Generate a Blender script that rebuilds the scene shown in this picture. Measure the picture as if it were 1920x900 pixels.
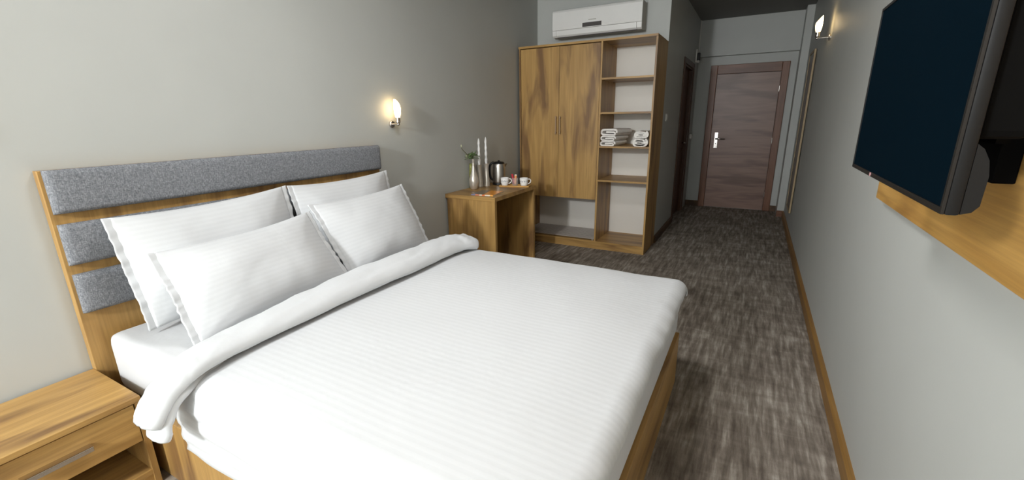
import bpy, bmesh, math, random
from mathutils import Vector, Matrix, noise

for o in list(bpy.data.objects):
    bpy.data.objects.remove(o)
SC = bpy.context.scene
COL = SC.collection
random.seed(7)
PI = math.pi

# ------------------------------------------------------------------ camera
CAM_LOC = Vector((2.394, 0.0, 1.41))
YAW, PITCH, ROLL, FPX = math.radians(-28.82), math.radians(-15.546), math.radians(-0.808), 814.39
fw = Vector((math.sin(YAW) * math.cos(PITCH), math.cos(YAW) * math.cos(PITCH), math.sin(PITCH)))
rt = Vector((math.cos(YAW), -math.sin(YAW), 0))
up = rt.cross(fw)
r2 = math.cos(ROLL) * rt + math.sin(ROLL) * up
u2 = -math.sin(ROLL) * rt + math.cos(ROLL) * up
cam_d = bpy.data.cameras.new('camera')
cam_d.sensor_fit = 'HORIZONTAL'
cam_d.sensor_width = 36.0
cam_d.lens = FPX / 1920 * 36.0
cam_d.clip_start = 0.02
cam = bpy.data.objects.new('camera', cam_d)
COL.objects.link(cam)
M = Matrix((r2, u2, -fw)).transposed().to_4x4()
M.translation = CAM_LOC
cam.matrix_world = M
SC.camera = cam

# ------------------------------------------------------------------ world, lights, exposure
world = bpy.data.worlds.new('world')
SC.world = world
world.use_nodes = True
world.node_tree.nodes['Background'].inputs[0].default_value = (0.75, 0.87, 1.0, 1)
world.node_tree.nodes['Background'].inputs[1].default_value = 0.6


def lamp(name, kind, loc, energy, color, size=0.2, sy=None, look=None):
    l = bpy.data.lights.new(name, kind)
    l.energy = energy
    l.color = color
    if kind == 'AREA':
        l.size = size
        if sy:
            l.shape = 'RECTANGLE'
            l.size_y = sy
    else:
        l.shadow_soft_size = size
    o = bpy.data.objects.new(name, l)
    COL.objects.link(o)
    o.location = loc
    if look:
        o.rotation_euler = (Vector(look) - Vector(loc)).to_track_quat('-Z', 'Y').to_euler()
    return o


lamp('room_lamp', 'POINT', (0.92, -2.45, 2.34), 318, (0.965, 0.985, 1.0), 0.14)
lamp('fill_light', 'AREA', (1.45, -3.22, 1.55), 22, (0.93, 0.97, 1.0), 1.6, 1.3, (1.45, 2.0, 1.2))  # fill light added behind the viewpoint, no window is known there
lamp('ceiling_light', 'AREA', (1.45, 1.40, 2.735), 18.5, (1.0, 0.99, 0.985), 0.45, 0.45, (1.45, 1.40, 0))

SC.view_settings.view_transform = 'Standard'
SC.view_settings.look = 'None'
SC.view_settings.gamma = 1.0
SC.view_settings.use_curve_mapping = False
SC.view_settings.exposure = 0.5

# ------------------------------------------------------------------ materials
def lin(c):
    return tuple(((v / 255) / 12.92 if v / 255 <= 0.04045 else ((v / 255 + 0.055) / 1.055) ** 2.4) for v in c) + (1.0,)


class NT:
    def __init__(self, name):
        self.m = bpy.data.materials.new(name)
        self.m.use_nodes = True
        self.t = self.m.node_tree
        self.b = self.t.nodes['Principled BSDF']

    def n(self, kind, **kw):
        x = self.t.nodes.new(kind)
        for k, v in kw.items():
            setattr(x, k, v)
        return x

    def l(self, a, b):
        self.t.links.new(a, b)

    def math(self, op, a, b=None, c=None):
        x = self.n('ShaderNodeMath', operation=op)
        for i, v in enumerate((a, b, c)):
            if v is None:
                continue
            if isinstance(v, (int, float)):
                x.inputs[i].default_value = v
            else:
                self.l(v, x.inputs[i])
        return x.outputs[0]

    def coords(self, scale=(1, 1, 1), rand=0.0):
        tc = self.n('ShaderNodeTexCoord')
        out = tc.outputs['Object']
        if rand:
            oi = self.n('ShaderNodeObjectInfo')
            mul = self.math('MULTIPLY', oi.outputs['Random'], rand)
            add = self.n('ShaderNodeVectorMath', operation='ADD')
            self.l(out, add.inputs[0])
            self.l(mul, add.inputs[1])
            out = add.outputs[0]
        mp = self.n('ShaderNodeMapping')
        mp.inputs['Scale'].default_value = scale
        self.l(out, mp.inputs[0])
        return mp.outputs[0]

    def noise(self, vec, scale, detail=3, rough=0.55, dist=0.0):
        x = self.n('ShaderNodeTexNoise')
        x.inputs['Scale'].default_value = scale
        x.inputs['Detail'].default_value = detail
        x.inputs['Roughness'].default_value = rough
        x.inputs['Distortion'].default_value = dist
        self.l(vec, x.inputs['Vector'])
        return x.outputs['Fac']

    def ramp(self, fac, stops):
        x = self.n('ShaderNodeValToRGB')
        e = x.color_ramp.elements
        while len(e) < len(stops):
            e.new(0.5)
        for el, (p, c) in zip(e, stops):
            el.position = p
            el.color = c if len(c) == 4 else tuple(c) + (1,)
        self.l(fac, x.inputs[0])
        return x.outputs[0]

    def mix(self, fac, a, b, mode='MIX'):
        x = self.n('ShaderNodeMix', data_type='RGBA', blend_type=mode)
        for i, v in ((0, fac), (6, a), (7, b)):
            if isinstance(v, (int, float)):
                x.inputs[i].default_value = v
            elif isinstance(v, tuple):
                x.inputs[i].default_value = v
            else:
                self.l(v, x.inputs[i])
        return x.outputs[2]

    def bump(self, h, strength=0.2, dist=0.01):
        x = self.n('ShaderNodeBump')
        x.inputs['Strength'].default_value = strength
        x.inputs['Distance'].default_value = dist
        self.l(h, x.inputs['Height'])
        self.l(x.outputs[0], self.b.inputs['Normal'])

    def set(self, color=None, rough=None, metal=None, spec=None):
        for k, v in (('Base Color', color), ('Roughness', rough), ('Metallic', metal), ('Specular IOR Level', spec)):
            if v is None:
                continue
            if isinstance(v, (int, float, tuple)):
                self.b.inputs[k].default_value = v
            else:
                self.l(v, self.b.inputs[k])
        return self.m


def plain(name, c, rough=0.5, metal=0.0, spec=0.5, var=0.06, nscale=12, bump=0.0):
    t = NT(name)
    v = t.coords()
    f = t.noise(v, nscale, 3)
    a = lin(c)
    lo = tuple(x * (1 - var) for x in a[:3]) + (1,)
    hi = tuple(min(1, x * (1 + var)) for x in a[:3]) + (1,)
    t.set(t.ramp(f, [(0.3, lo), (0.7, hi)]), rough, metal, spec)
    if bump:
        t.bump(t.noise(v, nscale * 12, 2), bump, 0.002)
    return t.m


def wood(name, axis, light, mid, dark, rough=0.42, fine=1.0, patch=1.0, k=1.0):
    t = NT(name)
    def sc(across, along):
        s = [across] * 3
        s['xyz'.index(axis)] = along
        return tuple(s)
    v1 = t.coords(sc(3.2 * k, 0.42 * k), 13.0)
    a = t.noise(v1, 1.0, 2, 0.45, 0.35)
    ring = t.math('SINE', t.math('MULTIPLY', a, 62.0))
    ring = t.math('MULTIPLY_ADD', ring, 0.5, 0.5)
    v2 = t.coords(sc(7.0 * k, 1.1 * k), 29.0)
    b = t.noise(v2, 1.0, 3, 0.5, 0.6)
    pd = t.ramp(b, [(0.50, (0, 0, 0, 1)), (0.66, (1, 1, 1, 1))])
    v3 = t.coords(sc(95, 2.6), 5.0)
    g = t.noise(v3, 1.0, 4, 0.6)
    v4 = t.coords(sc(24, 0.8), 17.0)
    h = t.noise(v4, 1.0, 3, 0.5)
    c = t.mix(t.math('MULTIPLY', ring, 0.5), lin(light), lin(mid))
    c = t.mix(t.math('MULTIPLY', t.ramp(h, [(0.35, (0, 0, 0, 1)), (0.7, (1, 1, 1, 1))]), 0.42), c, lin(mid))
    c = t.mix(t.math('MULTIPLY', pd, 0.8 * patch), c, lin(dark))
    gr = t.ramp(g, [(0.30, (0.74, 0.72, 0.70, 1)), (0.62, (1.06, 1.05, 1.03, 1))])
    c = t.mix(0.75 * fine, c, gr, 'MULTIPLY')
    t.set(c, rough, 0, 0.4)
    t.bump(g, 0.06, 0.002)
    return t.m


OAK = ((186, 149, 90), (160, 123, 70), (108, 77, 50))
W_X = wood('oak_grain_x', 'x', *OAK)
W_Y = wood('oak_grain_y', 'y', *OAK)
W_Z = wood('oak_grain_z', 'z', *OAK)
PANEL_WOOD = wood('oak_panel_grain_y', 'y', (206, 162, 92), (182, 136, 68), (134, 94, 48))
DOOR_LEAF = wood('grey_brown_veneer', 'x', (148, 120, 108), (124, 98, 86), (98, 74, 62), 0.38, 0.9, 0.9)
DOOR_FRAME = wood('red_brown_veneer', 'z', (132, 92, 70), (112, 74, 54), (86, 54, 38), 0.4, 0.9, 0.7)
DOOR_FRAME_X = wood('red_brown_veneer_x', 'x', (132, 92, 70), (112, 74, 54), (86, 54, 38), 0.4, 0.9, 0.7)
DARK_WOOD = wood('dark_brown_veneer', 'z', (92, 58, 36), (74, 45, 27), (54, 32, 18), 0.45)
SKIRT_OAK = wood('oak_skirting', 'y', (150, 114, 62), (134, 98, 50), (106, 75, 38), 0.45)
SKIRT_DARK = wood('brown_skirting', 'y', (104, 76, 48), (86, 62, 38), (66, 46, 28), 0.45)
TRAY_WOOD = wood('pale_tray_wood', 'x', (214, 170, 96), (198, 150, 76), (170, 122, 60))


def paint(name, c, rough=0.5):
    t = NT(name)
    v = t.coords()
    f = t.noise(v, 1.3, 4)
    a = lin(c)
    lo = tuple(x * 0.965 for x in a[:3]) + (1,)
    hi = tuple(x * 1.03 for x in a[:3]) + (1,)
    t.set(t.ramp(f, [(0.3, lo), (0.7, hi)]), rough, 0, 0.4)
    t.bump(t.noise(v, 160, 3), 0.05, 0.002)
    return t.m


WALL = paint('grey_wall_paint', (185, 187, 183), 0.5)
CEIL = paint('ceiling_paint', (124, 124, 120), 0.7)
WHITE_BOARD = paint('white_back_board', (226, 222, 214), 0.5)


def carpet():
    t = NT('brown_streaked_carpet')
    v1 = t.coords((32, 3.3, 10))
    s1 = t.noise(v1, 1.0, 5, 0.62, 0.25)
    v2 = t.coords((5.0, 13, 10))
    s2 = t.noise(v2, 1.0, 4, 0.6, 0.4)
    v3 = t.coords((2.4, 2.0, 1))
    s3 = t.noise(v3, 1.0, 3, 0.5)
    v4 = t.coords((70, 7, 10))
    s4 = t.noise(v4, 1.0, 3, 0.6)
    m = t.math('ADD', t.math('MULTIPLY', s1, 0.50), t.math('MULTIPLY', s2, 0.20))
    m = t.math('ADD', m, t.math('MULTIPLY', s3, 0.14))
    m = t.math('ADD', m, t.math('MULTIPLY', s4, 0.18))
    c = t.ramp(m, [(0.39, lin((102, 93, 84))), (0.475, lin((128, 118, 108))), (0.54, lin((150, 141, 130))), (0.63, lin((190, 181, 170)))])
    pile = t.noise(t.coords((1, 1, 1)), 420, 2)
    c = t.mix(0.5, c, t.ramp(pile, [(0.3, (0.7, 0.7, 0.7, 1)), (0.7, (1.15, 1.15, 1.15, 1))]), 'MULTIPLY')
    t.set(c, 0.95, 0, 0.1)
    t.bump(pile, 0.5, 0.004)
    return t.m


CARPET = carpet()


def linen(name, stripe_axis=None, pitch=0.026, c=(207, 209, 211), uv=False, wr=0.35):
    t = NT(name)
    v = t.coords()
    wv = t.noise(v, 7.0, 3, 0.55, 0.3)
    fine = t.noise(v, 38, 2)
    base = lin(c)
    if stripe_axis is None and not uv:
        t.set(t.ramp(wv, [(0.3, tuple(x * 0.985 for x in base[:3]) + (1,)), (0.7, base)]), 0.75, 0, 0.25)
        h = t.math('ADD', wv, t.math('MULTIPLY', fine, 0.12))
        t.bump(h, wr, 0.012)
    else:
        if uv:
            tc = t.n('ShaderNodeUVMap')
            sp = t.n('ShaderNodeSeparateXYZ')
            t.l(tc.outputs[0], sp.inputs[0])
            co = sp.outputs[1]
        else:
            sp = t.n('ShaderNodeSeparateXYZ')
            t.l(v, sp.inputs[0])
            co = sp.outputs['XYZ'.index(stripe_axis.upper())]
        s = t.math('SINE', t.math('MULTIPLY', co, 2 * PI / pitch))
        s = t.math('MULTIPLY_ADD', s, 0.5, 0.5)
        band = t.ramp(s, [(0.35, (0, 0, 0, 1)), (0.65, (1, 1, 1, 1))])
        col = t.mix(band, tuple(x * 0.972 for x in base[:3]) + (1,), base)
        t.set(col, t.math('MULTIPLY_ADD', band, -0.22, 0.8), 0, 0.3)
        h = t.math('ADD', t.math('MULTIPLY', wv, 1.0), t.math('MULTIPLY', s, 0.05))
        h = t.math('ADD', h, t.math('MULTIPLY', fine, 0.08))
        t.bump(h, wr, 0.012)
    b = t.b
    b.inputs['Sheen Weight'].default_value = 0.1
    return t.m


LINEN_S = linen('white_striped_duvet_cotton', uv=True, pitch=0.026, wr=0.22)
LINEN_P = linen('white_striped_pillow_cotton', uv=True, pitch=0.022, wr=0.25)
LINEN = linen('white_plain_cotton', wr=0.4)
LINEN_SHEET = linen('white_fitted_sheet', c=(206, 207, 209), wr=0.35)


def felt():
    t = NT('grey_melange_upholstery')
    v1 = t.coords((90, 90, 620))
    v2 = t.coords((90, 620, 90))
    a = t.noise(v1, 1.0, 2, 0.6)
    v2b = t.coords((60, 55, 480), 3.0)
    b = t.noise(v2, 0.8, 2, 0.6)
    m = t.math('MULTIPLY_ADD', a, 0.5, t.math('MULTIPLY', b, 0.5))
    c = t.ramp(m, [(0.34, lin((92, 94, 99))), (0.5, lin((124, 127, 132))), (0.66, lin((164, 166, 170)))])
    t.set(c, 0.95, 0, 0.1)
    t.bump(m, 0.35, 0.003)
    return t.m


FELT = felt()
TOWEL = plain('white_terry_cloth', (240, 236, 230), 0.95, 0, 0.1, 0.03, 60, 0.5)
STEEL = plain('brushed_steel', (190, 186, 180), 0.28, 1.0, 0.5, 0.05, 30)
CHROME = plain('satin_nickel', (205, 200, 194), 0.25, 1.0, 0.5, 0.03, 30)
SILVER = plain('silver_glaze', (206, 199, 188), 0.28, 0.62, 0.5, 0.05, 18)
SILVER_DARK = plain('aged_silver', (186, 178, 164), 0.3, 0.85, 0.5, 0.08, 18)
BLACK = plain('black_plastic', (18, 18, 18), 0.35, 0, 0.4, 0.1)
MATTE_BLACK = plain('matte_black_metal', (5, 5, 5), 0.8, 0, 0.1, 0.1)
TV_GREY = plain('dark_grey_tv_plastic', (27, 27, 27), 0.5, 0, 0.15, 0.05)
AC_WHITE = plain('white_ac_plastic', (234, 233, 230), 0.35, 0, 0.5, 0.01)
AC_GREY = plain('ac_shade_and_logo_grey', (176, 173, 164), 0.45, 0, 0.4, 0.02)  # side shading of the white casing put into its grey; also colours the logo
AC_DARK = plain('dark_display_window', (78, 74, 72), 0.25, 0, 0.5, 0.03)
AC_SLOT = plain('shadow_grey_slot', (110, 104, 108), 0.5, 0, 0.3, 0.03)
SWITCH = plain('white_switch_plastic', (226, 224, 218), 0.4, 0, 0.5, 0.01)
CERAMIC_IN = plain('white_ceramic', (240, 238, 235), 0.2, 0, 0.6, 0.01)
CANDLE = plain('sparkling_white_wax', (248, 247, 244), 0.85, 0, 0.5, 0.12, 220, 0.8)
LEAF = plain('grey_green_leaf', (96, 116, 74), 0.5, 0, 0.4, 0.3, 40)
STEM = plain('olive_stem', (92, 86, 54), 0.6, 0, 0.3, 0.2, 40)
BUD = plain('pale_bud', (190, 190, 160), 0.6, 0, 0.3, 0.1, 40)
RED = plain('red_sachet_paper', (176, 42, 60), 0.5, 0, 0.4, 0.15, 60)
ORANGE_P = plain('orange_sachet_paper', (226, 148, 92), 0.5, 0, 0.4, 0.15, 60)
PAPER = plain('white_paper', (236, 232, 226), 0.6, 0, 0.4, 0.02, 60)
HANDLE = plain('champagne_metal', (158, 132, 104), 0.45, 0.3, 0.5, 0.05, 30)
RACK = plain('grey_rack_plastic', (170, 162, 155), 0.4, 0.2, 0.5, 0.05, 30)
STRIP = plain('pale_oak_edging', (160, 140, 108), 0.5, 0, 0.4, 0.06, 12)
DARK_GLASS = plain('dark_grey_panel_face', (70, 68, 64), 0.3, 0, 0.4, 0.03)


def screen_mat():
    t = NT('dark_navy_screen')
    v = t.coords()
    f = t.noise(v, 2.0, 2)
    t.set(t.ramp(f, [(0.3, lin((1, 15, 24))), (0.7, lin((2, 16, 25)))]), 0.7, 0, 0.02)
    return t.m


SCREEN = screen_mat()


def glow(name, c, s):
    t = NT(name)
    f = t.noise(t.coords(), 20, 2)
    t.set((0.9, 0.85, 0.78, 1), 0.4)
    t.l(t.ramp(f, [(0.3, c), (0.7, tuple(x * 0.97 for x in c[:3]) + (1,))]), t.b.inputs['Emission Color'])
    t.b.inputs['Emission Strength'].default_value = s
    return t.m


GLOW = glow('glowing_frosted_glass', (1.0, 0.70, 0.33, 1), 8.0)


def glass_mat(name, c, rough=0.05, alpha=0.2):
    t = NT(name)
    f = t.noise(t.coords(), 15, 2)
    t.set(t.ramp(f, [(0.3, lin(c)), (0.7, tuple(x * 0.96 for x in lin(c)[:3]) + (1,))]), rough, 0, 0.5)
    t.b.inputs['Alpha'].default_value = alpha
    return t.m


GLASS = glass_mat('clear_glass', (235, 238, 235))
GREEN_GLASS = glass_mat('olive_glass', (156, 158, 92), 0.08, 0.55)


def cup_mat():
    t = NT('white_cup_with_leaf_print')
    v = t.coords((1, 1, 1))
    sp = t.n('ShaderNodeSeparateXYZ')
    t.l(v, sp.inputs[0])
    z = sp.outputs[2]
    # a garland of small grey-green leaves round the middle of the cup
    ang = t.math('ARCTAN2', sp.outputs[1], sp.outputs[0])
    wav = t.math('MULTIPLY', t.math('SINE', t.math('MULTIPLY', ang, 9.0)), 0.006)
    dz = t.math('ABSOLUTE', t.math('SUBTRACT', t.math('SUBTRACT', z, 0.047), wav))
    band = t.math('LESS_THAN', dz, 0.0075)
    vor = t.n('ShaderNodeTexVoronoi')
    vor.inputs['Scale'].default_value = 105
    t.l(v, vor.inputs['Vector'])
    spot = t.math('LESS_THAN', vor.outputs['Distance'], 0.42)
    f = t.math('MULTIPLY', t.math('MULTIPLY', band, spot), 0.8)
    t.set(t.mix(f, lin((240, 239, 237)), lin((104, 112, 124))), 0.18, 0, 0.6)
    return t.m


CUP = cup_mat()


def brochure_mat():
    t = NT('orange_brochure_cover')
    v = t.coords()
    sp = t.n('ShaderNodeSeparateXYZ')
    t.l(v, sp.inputs[0])
    x, y = sp.outputs[0], sp.outputs[1]
    s = t.math('ADD', t.math('MULTIPLY_ADD', x, 4.0, 0.5), t.math('MULTIPLY', y, 0.55))
    c = t.ramp(s, [(0.0, lin((96, 98, 120))), (0.10, lin((120, 104, 84))), (0.42, lin((112, 94, 60))), (0.47, lin((232, 150, 40))), (1.0, lin((240, 160, 46)))])
    c.node.color_ramp.interpolation = 'CONSTANT'
    e = t.ramp(t.math('MULTIPLY_ADD', x, 4.6, 0.5), [(0.0, lin((122, 124, 160))), (0.2, lin((226, 140, 110))), (0.38, lin((238, 224, 210))), (0.5, lin((228, 120, 70))), (0.62, lin((240, 232, 216))), (0.85, lin((240, 176, 90)))])
    e.node.color_ramp.interpolation = 'CONSTANT'
    near = t.math('LESS_THAN', y, -0.118)
    t.set(t.mix(near, c, e), 0.35, 0, 0.4)
    return t.m


BROCHURE = brochure_mat()

# ------------------------------------------------------------------ mesh helpers
def box(bm, x0, x1, y0, y1, z0, z1, bev=0.0, seg=2):
    vs = [bm.verts.new(p) for p in ((x0, y0, z0), (x1, y0, z0), (x1, y1, z0), (x0, y1, z0), (x0, y0, z1), (x1, y0, z1), (x1, y1, z1), (x0, y1, z1))]
    fs = [bm.faces.new([vs[i] for i in q]) for q in ((3, 2, 1, 0), (4, 5, 6, 7), (0, 1, 5, 4), (1, 2, 6, 5), (2, 3, 7, 6), (3, 0, 4, 7))]
    if bev > 0:
        es = list({e for f in fs for e in f.edges})
        bmesh.ops.bevel(bm, geom=es, offset=bev, segments=seg, profile=0.5, affect='EDGES')
    return bm


def bx(*a, **k):
    return box(bmesh.new(), *a, **k)


def lathe(prof, seg=28, c=(0, 0, 0), bm=None, axis='z', cap=True):
    bm = bm or bmesh.new()
    rings = []
    for r, h in prof:
        ring = []
        for i in range(seg):
            a = 2 * PI * i / seg
            p = (r * math.cos(a), r * math.sin(a), h)
            if axis == 'x':
                p = (h, p[0], p[1])
            elif axis == 'y':
                p = (p[1], h, p[0])
            ring.append(bm.verts.new((c[0] + p[0], c[1] + p[1], c[2] + p[2])))
        rings.append(ring)
    for a, b in zip(rings, rings[1:]):
        for i in range(seg):
            j = (i + 1) % seg
            bm.faces.new((a[i], a[j], b[j], b[i]))
    if cap:
        bm.faces.new(list(reversed(rings[0])))
        bm.faces.new(rings[-1])
    return bm


def tube(pts, rad, seg=10, bm=None, closed=False):
    bm = bm or bmesh.new()
    pts = [Vector(p) for p in pts]
    n = len(pts)
    rads = rad if isinstance(rad, (list, tuple)) else [rad] * n
    prev = None
    rings = []
    for i, p in enumerate(pts):
        t = (pts[min(i + 1, n - 1)] - pts[max(i - 1, 0)]).normalized()
        if prev is None:
            a = Vector((0, 0, 1)) if abs(t.z) < 0.9 else Vector((1, 0, 0))
            u = t.cross(a).normalized()
        else:
            u = (prev - t * prev.dot(t)).normalized()
        prev = u
        w = t.cross(u)
        rings.append([bm.verts.new(p + (u * math.cos(2 * PI * k / seg) + w * math.sin(2 * PI * k / seg)) * rads[i]) for k in range(seg)])
    for a, b in zip(rings, rings[1:]):
        for i in range(seg):
            j = (i + 1) % seg
            bm.faces.new((a[i], a[j], b[j], b[i]))
    bm.faces.new(list(reversed(rings[0])))
    bm.faces.new(rings[-1])
    return bm


def prism(prof, x0, x1, axis='x', bm=None):
    """profile of 2-D points extruded along one axis: axis x -> (y,z), axis y -> (x,z), axis z -> (x,y)"""
    bm = bm or bmesh.new()
    def P(a, q):
        return {'x': (a, q[0], q[1]), 'y': (q[0], a, q[1]), 'z': (q[0], q[1], a)}[axis]
    A = [bm.verts.new(P(x0, q)) for q in prof]
    B = [bm.verts.new(P(x1, q)) for q in prof]
    n = len(prof)
    for i in range(n):
        j = (i + 1) % n
        bm.faces.new((A[i], A[j], B[j], B[i]))
    bm.faces.new(list(reversed(A)))
    bm.faces.new(B)
    return bm


def obj(name, bm, mat, parent=None, smooth=False, world=True):
    """links bm as one mesh object; world=True: vertices are in world space and get moved into the parent's frame"""
    if parent is not None and world:
        off = parent.matrix_basis.translation.copy()
        p = parent.parent
        while p is not None:
            off += p.matrix_basis.translation
            p = p.parent
        bmesh.ops.translate(bm, verts=bm.verts, vec=-off)
    bmesh.ops.recalc_face_normals(bm, faces=bm.faces)
    me = bpy.data.meshes.new(name)
    bm.to_mesh(me)
    bm.free()
    if smooth:
        for p in me.polygons:
            p.use_smooth = True
        if smooth == 'auto':
            me.set_sharp_from_angle(angle=math.radians(38))
    me.materials.append(mat)
    o = bpy.data.objects.new(name, me)
    COL.objects.link(o)
    if parent is not None:
        o.parent = parent
    return o


def thing(name, label, cat, loc=(0, 0, 0), group=None, kind=None):
    o = bpy.data.objects.new(name, None)
    o.empty_display_size = 0.05
    COL.objects.link(o)
    o.location = loc
    tag(o, label, cat, group, kind)
    return o


def tag(o, label=None, cat=None, group=None, kind=None):
    if label:
        o['label'] = label
    if cat:
        o['category'] = cat
    if group:
        o['group'] = group
    if kind:
        o['kind'] = kind
    return o


def struct(name, bm, mat, label=None, cat=None):
    o = obj(name, bm, mat)
    return tag(o, label, cat, None, 'structure')


def nz(x, y, z=0.0):
    return noise.noise(Vector((x, y, z)))


# ------------------------------------------------------------------ room shell
W, CH, YF, YW, YE, XS = 2.876, 2.77, -3.2, 5.047, 7.63, 1.493
struct('floor', bx(-0.12, W + 0.12, YF - 0.12, YE + 0.12, -0.08, 0), CARPET, 'brown grey carpet with pale streaks covering the whole floor', 'floor')
struct('ceiling', bx(-0.12, W + 0.12, YF - 0.12, YE + 0.12, CH, CH + 0.1), CEIL, 'dark grey ceiling above the entrance corridor', 'ceiling')
struct('wall_left', bx(-0.12, 0, YF, YW, 0, CH), WALL, 'grey painted wall behind the headboard', 'wall')
struct('wall_right', bx(W, W + 0.12, YF, YE + 0.12, 0, CH), WALL, 'grey painted wall carrying the television', 'wall')
bm = bmesh.new()
box(bm, -0.12, XS, YW, YW + 0.12, 0, CH)
struct('wall_back', bm, WALL, 'pale grey wall behind wardrobe and air conditioner', 'wall')
D0, D1, DZ = 6.27, 7.10, 2.07
bm = bmesh.new()
box(bm, XS - 0.14, XS, YW + 0.12, D0, 0, CH)
box(bm, XS - 0.14, XS, D1, YE, 0, CH)
box(bm, XS - 0.14, XS, D0, D1, DZ, CH)
struct('wall_corridor', bm, WALL, 'shaded grey corridor wall with the dark side door', 'wall')
struct('wall_end', bx(XS - 0.14, W, YE, YE + 0.12, 0, CH), WALL, 'grey end wall around the entrance door', 'wall')
bm = bmesh.new()
wx0, wx1, wz0, wz1 = 0.6, 2.3, 0.85, 2.25
box(bm, -0.12, wx0, YF - 0.12, YF, 0, CH)
box(bm, wx1, W + 0.12, YF - 0.12, YF, 0, CH)
box(bm, wx0, wx1, YF - 0.12, YF, 0, wz0)
box(bm, wx0, wx1, YF - 0.12, YF, wz1, CH)
struct('wall_front', bm, WALL, 'grey wall behind the viewpoint with an added opening', 'wall')
win = tag(thing('fill_window_1', 'white framed window added behind the viewpoint for fill light', 'window', (1.45, YF - 0.06, wz0)), kind='structure')  # opening and frame added to carry the fill light
obj('fill_window_frame', box(box(box(box(bmesh.new(), wx0, wx0 + 0.06, YF - 0.09, YF - 0.03, wz0, wz1), wx1 - 0.06, wx1, YF - 0.09, YF - 0.03, wz0, wz1), wx0 + 0.06, wx1 - 0.06, YF - 0.09, YF - 0.03, wz0, wz0 + 0.06), wx0 + 0.06, wx1 - 0.06, YF - 0.09, YF - 0.03, wz1 - 0.06, wz1), SWITCH, win)

# bulkhead over the entrance door, boxed column in the far right corner
struct('trim_1', bx(XS, 2.79, 7.535, YE, 2.27, CH), WALL, 'boxed-out bulkhead above the entrance door', 'bulkhead')
struct('trim_2', bx(2.79, W, 7.25, YE, 0.0, CH), WALL, 'narrow grey boxed column right of entrance door', 'column')
struct('trim_3', bx(XS, XS + 0.014, 7.508, 7.535, 2.28, CH, bev=0.003), SWITCH, 'thin pale strip in the corridor corner above side door', 'conduit')  # thin pale strip running up the corner edge

cl = thing('ceiling_lamp', 'square white ceiling lamp above the middle of the room', 'ceiling lamp', (1.45, 1.40, CH))
bm = bmesh.new()
for a in ((1.20, 1.70, 1.15, 1.17), (1.20, 1.70, 1.63, 1.65), (1.20, 1.22, 1.17, 1.63), (1.68, 1.70, 1.17, 1.63)):
    box(bm, *a, 2.73, CH)
obj('frame', bm, SWITCH, cl)
obj('diffuser', bx(1.22, 1.68, 1.17, 1.63, 2.745, 2.76), SWITCH, cl)

SKH = 0.085
def skirt(name, x0, x1, y0, y1, mat, label, h=SKH, along='y', side=1):
    bm = bmesh.new()
    if along == 'y':
        a, b = (x0, x1) if side > 0 else (x1, x0)      # a = wall side, b = room side
        s = (b - a)
        prof = [(a, 0), (b, 0), (b, h - 0.012), (a + s * 0.55, h), (a, h)]
        prism(prof, y0, y1, 'y', bm)
    else:
        a, b = (y0, y1) if side > 0 else (y1, y0)
        s = (b - a)
        prof = [(a, 0), (b, 0), (b, h - 0.012), (a + s * 0.55, h), (a, h)]
        prism(prof, x0, x1, 'x', bm)
    return struct(name, bm, mat, label, 'baseboard')

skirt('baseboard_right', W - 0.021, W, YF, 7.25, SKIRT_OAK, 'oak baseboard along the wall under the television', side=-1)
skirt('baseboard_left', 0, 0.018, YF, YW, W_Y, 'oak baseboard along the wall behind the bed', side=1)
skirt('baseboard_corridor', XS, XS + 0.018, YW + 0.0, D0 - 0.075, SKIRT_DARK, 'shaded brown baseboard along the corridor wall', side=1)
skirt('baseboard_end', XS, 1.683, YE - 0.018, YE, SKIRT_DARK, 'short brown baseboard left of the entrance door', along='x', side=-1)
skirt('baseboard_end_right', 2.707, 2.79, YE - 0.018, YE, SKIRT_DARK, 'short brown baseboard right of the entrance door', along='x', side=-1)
skirt('baseboard_column', 2.785, W, 7.232, 7.25, DOOR_FRAME_X, 'brown base block at the foot of the boxed column', along='x', side=-1)

# entrance door
d = tag(thing('door_1', 'grey brown wooden entrance door in a reddish brown frame', 'door', (2.195, 7.62, 0)), kind='structure')
for x0, x1 in ((1.685, 1.778), (2.612, 2.705)):
    obj('jamb', bx(x0, x1, 7.595, YE, 0, 2.052 if False else 2.145, bev=0.006), DOOR_FRAME, d)
obj('head', bx(1.778, 2.612, 7.595, YE, 2.016, 2.145, bev=0.006), DOOR_FRAME_X, d)
leaf = obj('door_leaf', bx(1.781, 2.609, 7.612, YE, 0.006, 2.012, bev=0.002), DOOR_LEAF, d)
obj('handle_plate', bx(1.832, 1.882, 7.603, 7.612, 0.93, 1.17, bev=0.003), CHROME, leaf)
bm = tube([(1.857, 7.606, 1.075), (1.857, 7.556, 1.075)], 0.011, 12)
tube([(1.852, 7.558, 1.075), (1.90, 7.556, 1.075), (1.985, 7.56, 1.072)], [0.011, 0.011, 0.009], 12, bm)
obj('door_handle', bm, CHROME, leaf, smooth=True)
obj('keyhole', lathe([(0.008, 0), (0.008, 0.003)], 14, (1.857, 7.6005, 1.0), axis='y'), BLACK, leaf)
obj('door_key', box(bx(1.845, 1.868, 7.592, 7.597, 0.935, 0.972, bev=0.002), 1.853, 1.861, 7.592, 7.603, 0.968, 0.992), CHROME, leaf)
for z in (0.25, 1.05, 1.78):
    obj('hinge', lathe([(0.008, -0.04), (0.008, 0.04)], 10, (2.612, 7.604, z)), STEEL, d, smooth='auto')

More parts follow.
